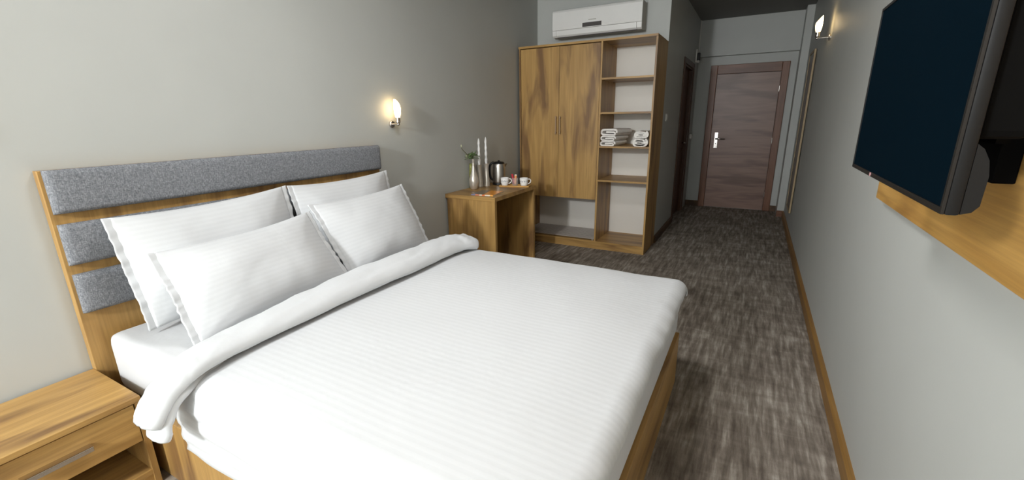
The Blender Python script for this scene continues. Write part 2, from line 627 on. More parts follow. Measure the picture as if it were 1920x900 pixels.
# side (bathroom) door, recessed in the corridor wall
d = tag(thing('door_2', 'dark brown side door recessed in the corridor wall', 'door', (XS, 6.685, 0)), kind='structure')
for y0, y1 in ((D0 - 0.07, D0), (D1, D1 + 0.07)):
    obj('architrave', bx(XS, XS + 0.015, y0, y1, 0, DZ + 0.07, bev=0.003), DARK_WOOD, d)
obj('architrave', bx(XS, XS + 0.015, D0, D1, DZ, DZ + 0.07, bev=0.003), DARK_WOOD, d)
obj('jamb', bx(XS - 0.138, XS - 0.001, D0, D0 + 0.022, 0, DZ), DARK_WOOD, d)
obj('jamb', bx(XS - 0.138, XS - 0.001, D1 - 0.022, D1, 0, DZ), DARK_WOOD, d)
obj('head', bx(XS - 0.138, XS - 0.001, D0 + 0.022, D1 - 0.022, DZ - 0.022, DZ), DARK_WOOD, d)
leaf = obj('door_leaf', bx(XS - 0.085, XS - 0.045, D0 + 0.024, D1 - 0.024, 0.006, DZ - 0.024), DARK_WOOD, d)
bm = tube([(XS - 0.045, 6.97, 1.04), (XS + 0.008, 6.97, 1.04)], 0.009, 10)
tube([(XS + 0.006, 6.975, 1.04), (XS + 0.006, 6.86, 1.038)], 0.008, 10, bm)
obj('door_handle', bm, CHROME, leaf, smooth=True)
obj('lock_rosette', lathe([(0.02, 0), (0.02, 0.006), (0.012, 0.008)], 16, (XS - 0.045, 6.97, 0.94), axis='x'), CHROME, leaf, smooth='auto')

# small things on the corridor wall
s = thing('light_switch', 'white light switch on corridor wall beside wardrobe', 'switch', (XS, 5.245, 1.40))
obj('plate', bx(XS, XS + 0.009, 5.205, 5.285, 1.365, 1.445, bev=0.003), SWITCH, s)
obj('rocker', bx(XS + 0.009, XS + 0.013, 5.22, 5.27, 1.38, 1.43, bev=0.002), SWITCH, s)
s = thing('round_switch', 'round white wall knob between side door and corner', 'switch', (XS, 7.40, 1.11))
obj('cover', lathe([(0.042, 0), (0.042, 0.018), (0.034, 0.03), (0.012, 0.034)], 24, (XS, 7.40, 1.11), axis='x'), SWITCH, s, smooth='auto')
obj('dial', lathe([(0.016, 0.034), (0.014, 0.046)], 16, (XS, 7.40, 1.11), axis='x'), SWITCH, s, smooth='auto')
s = thing('wall_sensor', 'small black and white device mounted high in corridor corner', 'sensor', (XS, 7.28, 2.25))
obj('bracket', bx(XS, XS + 0.02, 7.255, 7.305, 2.17, 2.35, bev=0.004), SWITCH, s)
obj('body', bx(XS + 0.02, XS + 0.062, 7.25, 7.31, 2.195, 2.30, bev=0.01), BLACK, s)
obj('lens', lathe([(0.018, 0), (0.016, 0.012)], 16, (XS + 0.042, 7.238, 2.18), axis='y'), SWITCH, s, smooth='auto')

# wood-edged tall panel on the right wall near the column
s = thing('wall_panel', 'tall slim wood-edged panel on right wall before the column', 'panel', (W, 6.3, 0.27))
obj('panel', bx(W - 0.022, W - 0.006, 6.085, 6.58, 0.30, 2.08), DARK_GLASS, s)
obj('edge_strip', bx(W - 0.028, W - 0.008, 6.072, 6.085, 0.275, 2.105, bev=0.003), STRIP, s)
obj('edge_strip', bx(W - 0.028, W - 0.008, 6.58, 6.605, 0.275, 2.105, bev=0.003), STRIP, s)
obj('edge_strip', bx(W - 0.028, W - 0.008, 6.085, 6.58, 0.275, 0.30), STRIP, s)
obj('edge_strip', bx(W - 0.028, W - 0.008, 6.085, 6.58, 2.08, 2.105), STRIP, s)

# ------------------------------------------------------------------ bed
bed = thing('bed', 'oak double bed with grey upholstered headboard', 'bed', (1.1, 1.45, 0))
BX0, BX1, BY0, BY1, BZ = 0.05, 2.16, 0.612, 2.265, 0.30
obj('side_rail', bx(BX0, BX1 - 0.025, BY0, BY0 + 0.025, 0.0, BZ, bev=0.002), W_Z, bed)
obj('side_rail', bx(BX0, BX1 - 0.025, BY1 - 0.025, BY1, 0.0, BZ, bev=0.002), W_Z, bed)
obj('foot_board', bx(BX1 - 0.025, BX1, BY0, BY1, 0.0, BZ, bev=0.002), W_Y, bed)
obj('slat_deck', bx(BX0, BX1 - 0.025, BY0 + 0.025, BY1 - 0.025, BZ - 0.04, BZ - 0.01), W_X, bed)
hb = obj('headboard', bx(0.004, 0.046, 0.581, 2.303, 0.0, 1.245, bev=0.0015), W_Z, bed)


def pad(z0, z1):
    x0, x1, y0, y1 = 0.046, 0.082, 0.592, 2.301
    r = 0.022
    prof = [(x0, z0)]
    for k in range(7):
        a = PI / 2 * k / 6
        prof.append((x1 - r + r * math.sin(a), z0 + r - r * math.cos(a)))
    for k in range(7):
        a = PI / 2 * k / 6
        prof.append((x1 - r + r * math.cos(a), z1 - r + r * math.sin(a)))
    prof.append((x0, z1))
    bm = bmesh.new()
    rings = []
    ys = [y0, y0 + 0.004, y0 + 0.012, y0 + 0.025] + [y0 + 0.025 + (y1 - y0 - 0.05) * i / 24 for i in range(1, 24)] + [y1 - 0.025, y1 - 0.012, y1 - 0.004, y1]
    for y in ys:
        e = min(y - y0, y1 - y)
        f = 1.0 if e > 0.025 else 0.55 + 0.45 * math.sqrt(max(0, 1 - (1 - e / 0.025) ** 2))
        rings.append([bm.verts.new((x0 + (px - x0) * f + (0.0015 * nz(y * 6, pz * 9) if px > x0 + 0.01 else 0), y, pz)) for px, pz in prof])
    for a, b in zip(rings, rings[1:]):
        for i in range(len(prof)):
            j = (i + 1) % len(prof)
            bm.faces.new((a[i], a[j], b[j], b[i]))
    bm.faces.new(rings[0])
    bm.faces.new(rings[-1])
    o = obj('upholstered_pad', bm, FELT, bed, smooth='auto')
    o['label'] = 'grey melange fabric pad'


pad(1.078, 1.247)
pad(0.870, 1.036)
pad(0.664, 0.830)

# mattress with fitted sheet
bm = bx(0.085, 2.148, 0.628, 2.272, BZ, 0.562)
bmesh.ops.bevel(bm, geom=[e for e in bm.edges], offset=0.045, segments=5, profile=0.6, affect='EDGES')
o = obj('mattress', bm, LINEN_SHEET, smooth='auto')
tag(o, 'thick mattress in a white fitted sheet on the oak bed', 'mattress')

# ---- duvet
def wrap(e, r):
    if e <= 0:
        return e, 0.0
    q = r * PI / 2
    if e < q:
        return r * math.sin(e / r), r * (1 - math.cos(e / r))
    return r, r + (e - q)


duvet = thing('duvet', 'white striped duvet spread over the bed with rolled cuff', 'duvet', (1.5, 1.45, 0.56))
def duvet_mesh():
    yc, ye, xe = 1.445, 0.80, 2.108
    rs, rf = 0.075, 0.06
    ztop = 0.592
    xs = [0.76 + (xe - 0.76) * i / 60 for i in range(61)] + [xe + 0.092 * i / 16 for i in range(1, 17)]
    side_n = 20
    side_len = 0.335
    ys = [-(ye + side_len) + side_len * i / side_n for i in range(side_n)] + [-ye + 2 * ye * i / 72 for i in range(73)] + [ye + 0.125 * i / side_n for i in range(1, side_n + 1)]
    bm = bmesh.new()
    uvl = bm.loops.layers.uv.new('UVMap')
    grid = []
    uvs = {}
    for X in xs:
        row = []
        for Y in ys:
            s = 1 if Y >= 0 else -1
            ex, dxz = wrap(X - xe, rf)
            ey, dyz = wrap(abs(Y) - ye, rs)
            if X > xe and abs(Y) > ye:
                # corner: gather the cloth inwards so that it rounds off
                fac = min(1, (X - xe) / 0.08)
                cut = 1 - 0.38 * fac
                ey *= cut
                drop = math.hypot(dxz, dyz) * 0.97
            else:
                drop = max(dxz, dyz)
            x = xe + ex if X > xe else X
            y = yc + s * (ye + ey) if abs(Y) > ye else yc + Y
            z = ztop - drop
            # tuck under at the foot
            tt = max(0, X - xe - 0.06) / 0.032
            if X > xe:
                x -= 0.006 * tt * tt
            # puffiness and waves
            a = 1 - min(1, abs(Y) / ye) ** 4
            z += 0.014 * a * (1 - min(1, max(0, (X - 1.9) / 0.2)))
            nn = nz(X * 1.8, Y * 1.6, 3.1) * 0.009 + nz(X * 5.0, Y * 3.4, 9.0) * 0.0035
            z += nn if drop < 0.05 else nn * 0.3
            if abs(Y) > ye:
                y += s * (0.006 * nz(X * 6, drop * 10, 5.0) - 0.006 * min(1, drop / 0.25) + 0.004 * math.sin(drop * 90 + nz(X * 2, 0, 1) * 3))
                z += 0.007 * nz(X * 3.0, 0.0, 12.0) * min(1, drop / 0.2)
            if X > xe:
                x += 0.010 * nz(Y * 5, drop * 8, 2.0) + 0.004 * nz(Y * 15, 0, 6)
                z += 0.010 * nz(Y * 4, 0.0, 22.0) * min(1, dxz / 0.06)
            v = bm.verts.new((x, y, z))
            uvs[v] = (X, Y)
            row.append(v)
        grid.append(row)
    for i in range(len(xs) - 1):
        for j in range(len(ys) - 1):
            f = bm.faces.new((grid[i][j], grid[i + 1][j], grid[i + 1][j + 1], grid[i][j + 1]))
            for lp in f.loops:
                lp[uvl].uv = uvs[lp.vert]
    return bm


bm = duvet_mesh()
o = obj('cover', bm, LINEN_S, duvet, smooth=True)
sol = o.modifiers.new('thickness', 'SOLIDIFY')
sol.thickness = 0.008
sol.offset = 1.0


def catmull(pts, n):
    pts = [Vector(p) for p in pts]
    out = []
    P = [pts[0] * 2 - pts[1]] + pts + [pts[-1] * 2 - pts[-2]]
    for i in range(1, len(P) - 2):
        for k in range(n):
            t = k / n
            a, b, c, d_ = P[i - 1], P[i], P[i + 1], P[i + 2]
            out.append(0.5 * ((2 * b) + (c - a) * t + (2 * a - 5 * b + 4 * c - d_) * t * t + (3 * b - a - 3 * c + d_) * t ** 3))
    out.append(pts[-1])
    return out


def cuff_mesh(path, hw, hh, lip, seed, ends=True):
    """rolled fold: flattened tube swept along the path; path points (x,y,z)"""
    pts = catmull(path, 9)
    n = len(pts)
    seg = 40
    bm = bmesh.new()
    uvl = bm.loops.layers.uv.new('UVMap')
    uvs = {}
    rings = []
    arc = 0.0
    for i, p in enumerate(pts):
        if i:
            arc += (p - pts[i - 1]).length
        t = (pts[min(i + 1, n - 1)] - pts[max(i - 1, 0)]).normalized()
        across = Vector((1, 0, 0))
        across = (across - t * across.dot(t)).normalized()
        nrm = across.cross(t)
        if nrm.z < 0 and abs(t.z) < 0.9:
            nrm = -nrm
        f = i / (n - 1)
        e = 1.0
        if ends and f < 0.03:
            e = 0.90 + 0.10 * f / 0.03
        if ends and f > 0.97:
            q = (f - 0.97) / 0.03
            e = math.sqrt(max(0.05, 1 - q * q)) * 0.9 + 0.1
        if lip:
            g = max(0.0, 1 - arc / 1.0)
            e *= 1 - 0.42 * g
            p = p + Vector((0.034 * g, 0, -0.010 * g))
        ring = []
        for k in range(seg):
            a = 2 * PI * k / seg
            ca, sa = math.cos(a), math.sin(a)
            u = abs(ca) ** 0.85 * (1 if ca > 0 else -1)
            w = abs(sa) ** 0.9 * (1 if sa > 0 else -1)
            if w < 0:
                w *= 0.62
            # tight overhanging edge on the foot side of the roll
            if lip:
                u += 0.10 * max(0, ca) * max(0, -sa)
            fl = 1 + 0.10 * nz(f * 11, a * 0.9, seed) + 0.15 * nz(f * 34 + ca * 2.5, a * 2.2, seed + 4)
            # diagonal pulls
            fl += 0.05 * math.sin(f * 70 + a * 2.5 + 2 * nz(f * 6, 0, seed)) * max(0, nz(f * 5, 1.0, seed + 9) + 0.25)
            sag = 0.010 * nz(f * 7, 0.0, seed + 2)
            P = p + across * (u * hw * e * (1 + 0.10 * nz(f * 6, 7.0, seed)) + sag) + nrm * (w * hh * e * fl)
            v = bm.verts.new(P)
            uvs[v] = (a * 0.08, arc)
            ring.append(v)
        rings.append(ring)
    for a, b in zip(rings, rings[1:]):
        for i in range(seg):
            j = (i + 1) % seg
            fc = bm.faces.new((a[i], a[j], b[j], b[i]))
            for lp in fc.loops:
                lp[uvl].uv = uvs[lp.vert]
    # ends: folded back inwards
    for ring, idx in ((rings[0], 0), (rings[-1], -1)):
        c = sum((v.co for v in ring), Vector()) / seg
        t = (pts[1] - pts[0]).normalized() if idx == 0 else (pts[-2] - pts[-1]).normalized()
        inner = [bm.verts.new(c + (v.co - c) * 0.86 + t * (0.006 if idx else 0.012)) for v in ring]
        inner2 = [bm.verts.new(c + (v.co - c) * 0.55 + t * (0.012 if idx else 0.055)) for v in ring]
        for A, B in ((ring, inner), (inner, inner2)):
            for i in range(seg):
                j = (i + 1) % seg
                bm.faces.new((A[i], A[j], B[j], B[i]))
        bm.faces.new(inner2)
    return bm


path = [(0.80, 0.462, 0.515), (0.80, 0.492, 0.565), (0.798, 0.550, 0.612), (0.793, 0.635, 0.640), (0.787, 0.85, 0.650), (0.785, 1.15, 0.654), (0.785, 1.5, 0.656), (0.787, 1.85, 0.654), (0.79, 2.08, 0.651), (0.80, 2.20, 0.642), (0.82, 2.285, 0.612)]
o = obj('rolled_cuff', cuff_mesh(path, 0.105, 0.058, True, 3.0), LINEN, duvet, smooth=True)
path2 = [(0.845, 0.478, 0.452), (0.845, 0.495, 0.505), (0.835, 0.54, 0.565), (0.80, 0.64, 0.590), (0.79, 0.74, 0.585)]
cuff2 = obj('inner_fold', cuff_mesh(path2, 0.058, 0.028, False, 8.0), LINEN, o, smooth=True)

# ---- pillows
def pillow(label, TL, TR, BL, BR, T, seed, group='pillows propped against the headboard', flange=(0.026, 0.022), lean=0.0):
    TL, TR, BL, BR = map(Vector, (TL, TR, BL, BR))
    c = (BL + BR) / 2
    root = thing('pillow', label, 'pillow', c, group)
    ew = ((TR + BR) - (TL + BL)).normalized()
    eh = ((TL + TR) - (BL + BR)).normalized()
    n = ew.cross(eh).normalized()
    if n.x < 0:
        n = -n
    wid = ((TR - TL).length + (BR - BL).length) / 2
    hei = ((TL - BL).length + (TR - BR).length) / 2
    fL, fR = flange

    def P(s, t):
        return BL.lerp(BR, s).lerp(TL.lerp(TR, s), t)

    def edge_in(s, t):
        a, b = 2 * s - 1, 2 * t - 1
        return (Vector(ew) * (-a * 0.005 * (1 - b * b)) + Vector(eh) * (-b * 0.020 * (1 - a * a)))

    nu, nv = 64, 48
    s0, s1 = fL / wid, 1 - fR / wid
    bm = bmesh.new()
    uvl = bm.loops.layers.uv.new('UVMap')
    uvs = {}
    def make(side):
        g = []
        for i in range(nu + 1):
            row = []
            s = s0 + (s1 - s0) * i / nu
            for j in range(nv + 1):
                t = j / nv
                a, b = 2 * i / nu - 1, 2 * t - 1
                h = max(0, 1 - abs(a) ** 3.0) ** 0.95 * max(0, 1 - abs(b) ** 2.4) ** 0.62
                h *= 1 + 0.12 * (-b)
                wr = 0.05 * nz(a * 2.0 + seed, b * 2.0, side * 3.0) + 0.018 * nz(a * 6 + seed, b * 5, side)
                # soft creases running in from the corners
                for cx, cy in ((-1, -1), (1, -1), (-1, 1), (1, 1)):
                    dx, dy = a - cx, b - cy
                    r = math.hypot(dx, dy)
                    th = math.atan2(dy, dx)
                    wr += 0.035 * math.exp(-(r / 0.5) ** 2) * math.sin(th * 9 + seed + cx)
                q = P(s, t) + edge_in(s, t) + n * side * (h * T * 0.5 * (1 + wr) + wr * 0.010 * (1 - h) + 0.002)
                q += n * 0.012 * nz(a * 1.4 + seed, b * 1.4, 5.5)
                v = bm.verts.new(q)
                uvs[v] = (s * wid, t * hei)
                row.append(v)
            g.append(row)
        for i in range(nu):
            for j in range(nv):
                f = bm.faces.new((g[i][j], g[i + 1][j], g[i + 1][j + 1], g[i][j + 1]))
                for lp in f.loops:
                    lp[uvl].uv = uvs[lp.vert]
        return g
    F, B = make(1), make(-1)
    for i in range(nu):
        for j in (0, nv):
            bm.faces.new((F[i][j], F[i + 1][j], B[i + 1][j], B[i][j]))
    for j in range(nv):
        for i in (0, nu):
            bm.faces.new((F[i][j], F[i][j + 1], B[i][j + 1], B[i][j]))
    obj('pillowcase', bm, LINEN_P, root, smooth=True)
    # hemmed flange at both short ends, gently ruffled
    for side, fl in ((0, fL), (1, fR)):
        if fl <= 0:
            continue
        bm = bmesh.new()
        rows = []
        m = 6
        for j in range(nv + 1):
            t = j / nv
            b = 2 * t - 1
            row = []
            for i in range(m + 1):
                q = i / m
                s = ((s0 + 0.012 / wid) * (1 - q) + 0.0 * q) if side == 0 else ((s1 - 0.012 / wid) * (1 - q) + 1.0 * q)
                ruf = q * (0.0035 * math.sin(t * 60 + seed + 4 * nz(t * 6, seed)) + 0.006 * nz(t * 11, seed, 2.0)) * (1 - b ** 8)
                p = P(s, t) + edge_in(s, t) + n * (ruf + 0.012 * nz((2 * (i == 0) - 1) * 0 + (-1.4 if side == 0 else 1.4) + seed, b * 1.4, 5.5))
                p += ew * (0.004 * nz(t * 20, seed, 7) * q)
                row.append(bm.verts.new(p))
            rows.append(row)
        for j in range(nv):
            for i in range(m):
                bm.faces.new((rows[j][i], rows[j][i + 1], rows[j + 1][i + 1], rows[j + 1][i]))
        o = obj('flange', bm, LINEN, root, smooth=True)
        md = o.modifiers.new('thickness', 'SOLIDIFY')
        md.thickness = 0.004
        md.offset = 0.0
    return root


pillow('back white pillow nearest the nightstand, leaning on the headboard', (0.150, 0.690, 1.050), (0.150, 1.492, 1.075), (0.275, 0.712, 0.580), (0.275, 1.488, 0.580), 0.17, 1.3)
pillow('back white pillow at the far end of the headboard', (0.150, 1.500, 1.072), (0.150, 2.262, 1.078), (0.275, 1.500, 0.580), (0.275, 2.25, 0.580), 0.17, 4.1)
pillow('front white pillow with pointed corner nearest the nightstand', (0.375, 0.727, 0.925), (0.350, 1.472, 0.950), (0.575, 0.735, 0.575), (0.555, 1.535, 0.575), 0.17, 7.7)
pillow('front white pillow on the far side facing the desk', (0.345, 1.475, 0.985), (0.345, 2.200, 1.002), (0.530, 1.545, 0.575), (0.525, 2.245, 0.575), 0.17, 11.9)

# ------------------------------------------------------------------ nightstand
ns = thing('nightstand', 'oak nightstand with one drawer and open shelf beside bed', 'nightstand', (0.22, 0.33, 0))
N0, N1, NX = 0.08, 0.58, 0.433
obj('top', bx(0.02, NX, N0, N1, 0.384, 0.406, bev=0.0015), W_Y, ns)
obj('side_panel', bx(0.02, NX - 0.008, N0, N0 + 0.02, 0, 0.384), W_Z, ns)
obj('side_panel', bx(0.02, NX - 0.008, N1 - 0.02, N1, 0, 0.384), W_Z, ns)
obj('back_panel', bx(0.02, 0.028, N0 + 0.02, N1 - 0.02, 0.03, 0.384), W_Y, ns)
obj('shelf', bx(0.028, NX - 0.015, N0 + 0.02, N1 - 0.02, 0.048, 0.072, bev=0.001), W_Y, ns)
obj('plinth', bx(0.30, NX - 0.02, N0 + 0.02, N1 - 0.02, 0.0, 0.048), W_Y, ns)
dr = obj('drawer', bx(0.03, NX - 0.012, N0 + 0.023, N1 - 0.023, 0.214, 0.376, bev=0.0015), W_Y, ns)
hd = bmesh.new()
box(hd, NX - 0.012, NX + 0.022, 0.235, 0.415, 0.304, 0.308, bev=0.0012)
box(hd, NX + 0.016, NX + 0.022, 0.235, 0.415, 0.290, 0.308, bev=0.002)
obj('handle', hd, CHROME, dr)['label'] = 'satin metal strip handle'

# ------------------------------------------------------------------ desk
dk = thing('desk', 'small oak desk with side panels against the left wall', 'desk', (0.26, 3.5, 0))
Y0, Y1, DX, DH = 3.11, 3.903, 0.523, 0.771
obj('top', bx(0.003, DX, Y0, Y1, DH - 0.036, DH, bev=0.0015), W_X, dk)
obj('side_panel', bx(0.02, DX - 0.004, Y0 + 0.003, Y0 + 0.036, 0, DH - 0.036, bev=0.001), W_Z, dk)
obj('side_panel', bx(0.02, DX - 0.004, Y1 - 0.036, Y1 - 0.003, 0, DH - 0.036, bev=0.001), W_Z, dk)
obj('back_panel', bx(0.02, 0.036, Y0 + 0.036, Y1 - 0.036, 0.0, DH - 0.036), W_Y, dk)

# ------------------------------------------------------------------ wardrobe
wd = thing('wardrobe', 'tall oak wardrobe with two doors and open shelves', 'wardrobe', (0.76, 4.78, 0))
A0, A1, B0, B1, H = 0.028, XS, 4.52, YW, 2.161
T_ = 0.018
XD = 0.947
obj('side_panel', bx(A0, A0 + T_, B0, B1, 0, H - 0.022), W_Z, wd)
obj('side_panel', bx(A1 - T_, A1, B0, B1, 0, H - 0.022), W_Z, wd)
obj('divider', bx(XD, XD + T_, B0, B1 - 0.02, 0.088, H - 0.022), W_Z, wd)
obj('top_panel', bx(A0 - 0.006, A1, B0 - 0.004, B1, H - 0.022, H, bev=0.001), W_X, wd)
obj('bottom_panel', bx(A0 + T_, A1 - T_, B0 + 0.002, B1 - 0.02, 0.07, 0.088), W_X, wd)
obj('plinth', bx(A0 + T_, A1 - T_, B0 + 0.006, B0 + 0.024, 0.0, 0.07), W_X, wd)
o = obj('back_board', bx(A0 + T_, A1 - T_, B1 - 0.02, B1 - 0.012, 0.07, H - 0.022), WHITE_BOARD, wd)
o['label'] = 'plain white back board'
for z in (1.790, 1.457, 1.116, 0.762):
    obj('shelf', bx(XD + T_, A1 - T_, B0 + 0.004, B1 - 0.02, z - 0.009, z + 0.009), W_X, wd)
obj('inner_shelf', bx(A0 + T_, XD, B0 + 0.026, B1 - 0.02, 0.556, 0.574), W_X, wd)
xm = (A0 + T_ + XD) / 2 + 0.006
for x0, x1, hx_ in ((A0 + T_ + 0.004, xm - 0.0015, xm - 0.026), (xm + 0.0015, XD - 0.003, xm + 0.022)):
    dd = obj('door', bx(x0, x1, B0 + 0.002, B0 + 0.022, 0.553, H - 0.030, bev=0.001), W_Z, wd)
    h = bmesh.new()
    box(h, hx_ - 0.006, hx_ + 0.006, B0 - 0.026, B0 - 0.018, 1.245, 1.435, bev=0.002)
    for z in (1.262, 1.418):
        box(h, hx_ - 0.005, hx_ + 0.005, B0 - 0.018, B0 + 0.002, z - 0.005, z + 0.005)
    obj('handle', h, HANDLE, dd)['label'] = 'slim vertical metal handle'
pin = None
for z in (1.790, 1.457, 1.116, 0.762):
    for y in (B0 + 0.06, B1 - 0.1):
        if pin is None:
            pin = obj('shelf_pin', lathe([(0.005, 0), (0.005, 0.012)], 8, (XD + T_, y, z - 0.014), axis='x'), CHROME, wd)
            py, pz = y, z
        else:
            c = pin.copy()
            COL.objects.link(c)
            c.location = (0, y - py, z - pz)

# slatted shoe rack inside the wardrobe
rk = thing('shoe_rack', 'low grey slatted rack on wardrobe floor below the doors', 'shoe rack', (0.5, 4.76, 0.088))
for x in (0.07, 0.92):
    obj('rail', bx(x - 0.008, x + 0.008, 4.545, 4.98, 0.088, 0.100), RACK, rk)
first = None
for k in range(11):
    if first is None:
        first = obj('slat', bx(0.055, 0.938, 4.545, 4.567, 0.100, 0.112, bev=0.002), RACK, rk)
    else:
        c = first.copy()
        COL.objects.link(c)
        c.location = (0, 0.0405 * k, 0)

# towels: a folded strip, flattened spiral profile pulled into depth
def towel(label, cx, y0, y1, z0, w, h, style, seed, rz=0.0):
    loops = []
    th = h / 3.5
    pts = []
    if style == 0:      # folded in thirds: two visible turns
        L = w / 2 - h * 0.28
        seq = [(-L * 0.7, 0.5), (L, 0.5)]
        pts += [(-L * 0.55, h * 0.50)]
        pts += [(x, h * 0.52) for x in (-L * 0.2, L * 0.3, L * 0.75)]
        for k in range(1, 8):
            a = PI / 2 - PI * k / 8
            pts.append((L * 0.80 + math.cos(a) * h * 0.21, h * 0.31 + math.sin(a) * h * 0.21))
        pts += [(x, h * 0.11) for x in (L * 0.6, 0, -L * 0.6, -L)]
        for k in range(1, 10):
            a = -PI / 2 - PI * k / 10
            pts.append((-L + math.cos(a) * h * 0.39, h * 0.50 + math.sin(a) * h * 0.39))
        pts += [(x, h * 0.89) for x in (-L, -L * 0.5, 0, L * 0.5, L)]
        for k in range(1, 8):
            a = PI / 2 - PI * 0.75 * k / 8
            pts.append((L + math.cos(a) * h * 0.30, h * 0.59 + math.sin(a) * h * 0.30))
    else:               # rolled: closed oval with an inner turn
        L = w / 2 - h * 0.5
        tot = 2.25
        for k in range(58):
            f = k / 57
            a = -0.4 + f * tot * 2 * PI
            r = 0.14 + 0.31 * f
            pts.append((math.copysign(L * (0.35 + 0.65 * f), math.cos(a)) * min(1, abs(math.cos(a)) * 2.5) + math.cos(a) * r * h, h * 0.5 + math.sin(a) * r * h * 0.98))
    n = len(pts)
    pv = [Vector((p[0], p[1])) for p in pts]
    root = thing('towel', label, 'towel', (cx, (y0 + y1) / 2, z0), 'folded white towels on the wardrobe shelf')
    bm = bmesh.new()
    ny = 10
    rings = []
    for j in range(ny + 1):
        y = -(y1 - y0) / 2 + (y1 - y0) * j / ny
        outer, inner = [], []
        for i, p in enumerate(pv):
            t = (pv[min(i + 1, n - 1)] - pv[max(i - 1, 0)]).normalized()
            nn = Vector((-t.y, t.x))
            dz = 0.05 * h * nz(p.x * 14 + seed, y * 9, p.y * 18)
            q = p + Vector((0.04 * h * nz(y * 7, seed, p.y * 9), dz))
            outer.append((q + nn * th * 0.5, y))
            inner.append((q - nn * th * 0.5, y))
        rings.append([bm.verts.new((q.x, yy, max(0.0, q.y))) for q, yy in outer + inner[::-1]])
    m = len(rings[0])
    for a, b in zip(rings, rings[1:]):
        for i in range(m):
            j = (i + 1) % m
            bm.faces.new((a[i], a[j], b[j], b[i]))
    for r in (rings[0], rings[-1]):
        for i in range(n - 1):
            bm.faces.new((r[i], r[i + 1], r[m - 2 - i], r[m - 1 - i]))
    obj('folded_cloth', bm, TOWEL, root, smooth='auto', world=False)
    root.rotation_euler = (0, 0, rz)
    return root


TZ = 1.1255
towel('white folded towel at the bottom of the stack near the divider', 1.068, 4.545, 4.86, TZ, 0.150, 0.050, 0, 1.0, -0.12)
towel('white folded towel in the middle of the stack near the divider', 1.076, 4.545, 4.87, TZ + 0.054, 0.152, 0.048, 0, 5.0, -0.15)
towel('white folded towel topping the stack near the divider, slightly skewed', 1.092, 4.545, 4.88, TZ + 0.106, 0.165, 0.066, 0, 9.0, -0.20)
towel('white rolled towel under another at the open end of shelf', 1.378, 4.545, 4.84, TZ, 0.158, 0.078, 1, 14.0, 0.0)
towel('white rolled towel topping the pair at the open end of shelf', 1.380, 4.545, 4.84, TZ + 0.081, 0.150, 0.072, 1, 19.0, 0.02)

# ------------------------------------------------------------------ air conditioner
ac = thing('air_conditioner', 'white wall-mounted air conditioner above the wardrobe', 'air conditioner', (0.77, YW, 2.27))
ax0, ax1, az0, az1, ay = 0.277, 1.252, 2.270, 2.548, 4.845
body = [(YW, az0 + 0.02), (ay + 0.085, az0), (ay + 0.035, az0 + 0.012), (ay + 0.024, az0 + 0.04), (ay + 0.022, az1 - 0.03), (ay + 0.05, az1), (YW, az1)]
obj('body', prism(body, ax0 + 0.004, ax1 - 0.004), AC_GREY, ac)
front = [(ay + 0.024, az0 + 0.074), (ay + 0.006, az0 + 0.076), (ay, az0 + 0.10), (ay + 0.003, az1 - 0.025), (ay + 0.012, az1 - 0.006), (ay + 0.03, az1 + 0.002), (ay + 0.05, az1 + 0.002), (ay + 0.05, az1 - 0.004), (ay + 0.03, az1 - 0.008), (ay + 0.022, az1 - 0.03)]
fp = obj('front_panel', prism(front, ax0, ax1), AC_WHITE, ac)
lower = [(ay + 0.026, az0 + 0.071), (ay + 0.005, az0 + 0.072), (ay + 0.012, az0 + 0.022), (ay + 0.030, az0 + 0.006), (ay + 0.036, az0 + 0.012), (ay + 0.025, az0 + 0.04)]
obj('air_flap', prism(lower, ax0 + 0.045, ax1 - 0.052), AC_WHITE, ac)
obj('end_cap', prism(lower, ax0, ax0 + 0.043), AC_WHITE, ac)
obj('end_cap', prism(lower, ax1 - 0.048, ax1), AC_WHITE, ac)
obj('outlet_slot', bx(ax0 + 0.05, ax1 - 0.05, ay + 0.028, ay + 0.075, az0 + 0.0045, az0 + 0.012), AC_SLOT, ac)
obj('display_window', bx(0.625, 0.835, ay - 0.002, ay + 0.01, az0 + 0.082, az0 + 0.122, bev=0.001), AC_DARK, fp)
obj('logo_strip', bx(0.690, 0.775, ay - 0.0005, ay + 0.002, az0 + 0.144, az0 + 0.151), AC_GREY, fp)

# ------------------------------------------------------------------ television on its oak panel
pn = tag(obj('backing_panel', bx(W - 0.03, W - 0.0005, -0.35, 2.21, 1.088, 2.30, bev=0.0015), PANEL_WOOD), 'oak wall panel mounted behind the television', 'panel')
tv = thing('television', 'black flat screen television on the oak wall panel', 'television', (W - 0.03, 1.236, 1.27))
tx, ty0, ty1, tz0, tz1 = W - 0.22, 0.871, 1.601, 1.262, 1.680
bm = bmesh.new()
box(bm, tx, tx + 0.018, ty0, ty1, tz0, tz1, bev=0.004)
obj('casing', bm, TV_GREY, tv, smooth='auto')
prof = [(tx + 0.018, tz0 + 0.002), (tx + 0.030, tz0 + 0.006), (tx + 0.037, tz0 + 0.016), (tx + 0.038, tz0 + 0.06), (tx + 0.034, tz0 + 0.082), (tx + 0.026, tz0 + 0.098), (tx + 0.018, tz0 + 0.105)]
obj('speaker_housing', prism(prof, ty0 + 0.002, ty1 - 0.002, 'y'), TV_GREY, tv)
obj('rear_housing', bx(tx + 0.018, tx + 0.085, ty0 + 0.035, ty1 - 0.035, tz0 + 0.11, tz1 - 0.03, bev=0.012), MATTE_BLACK, tv)
bz = 0.008
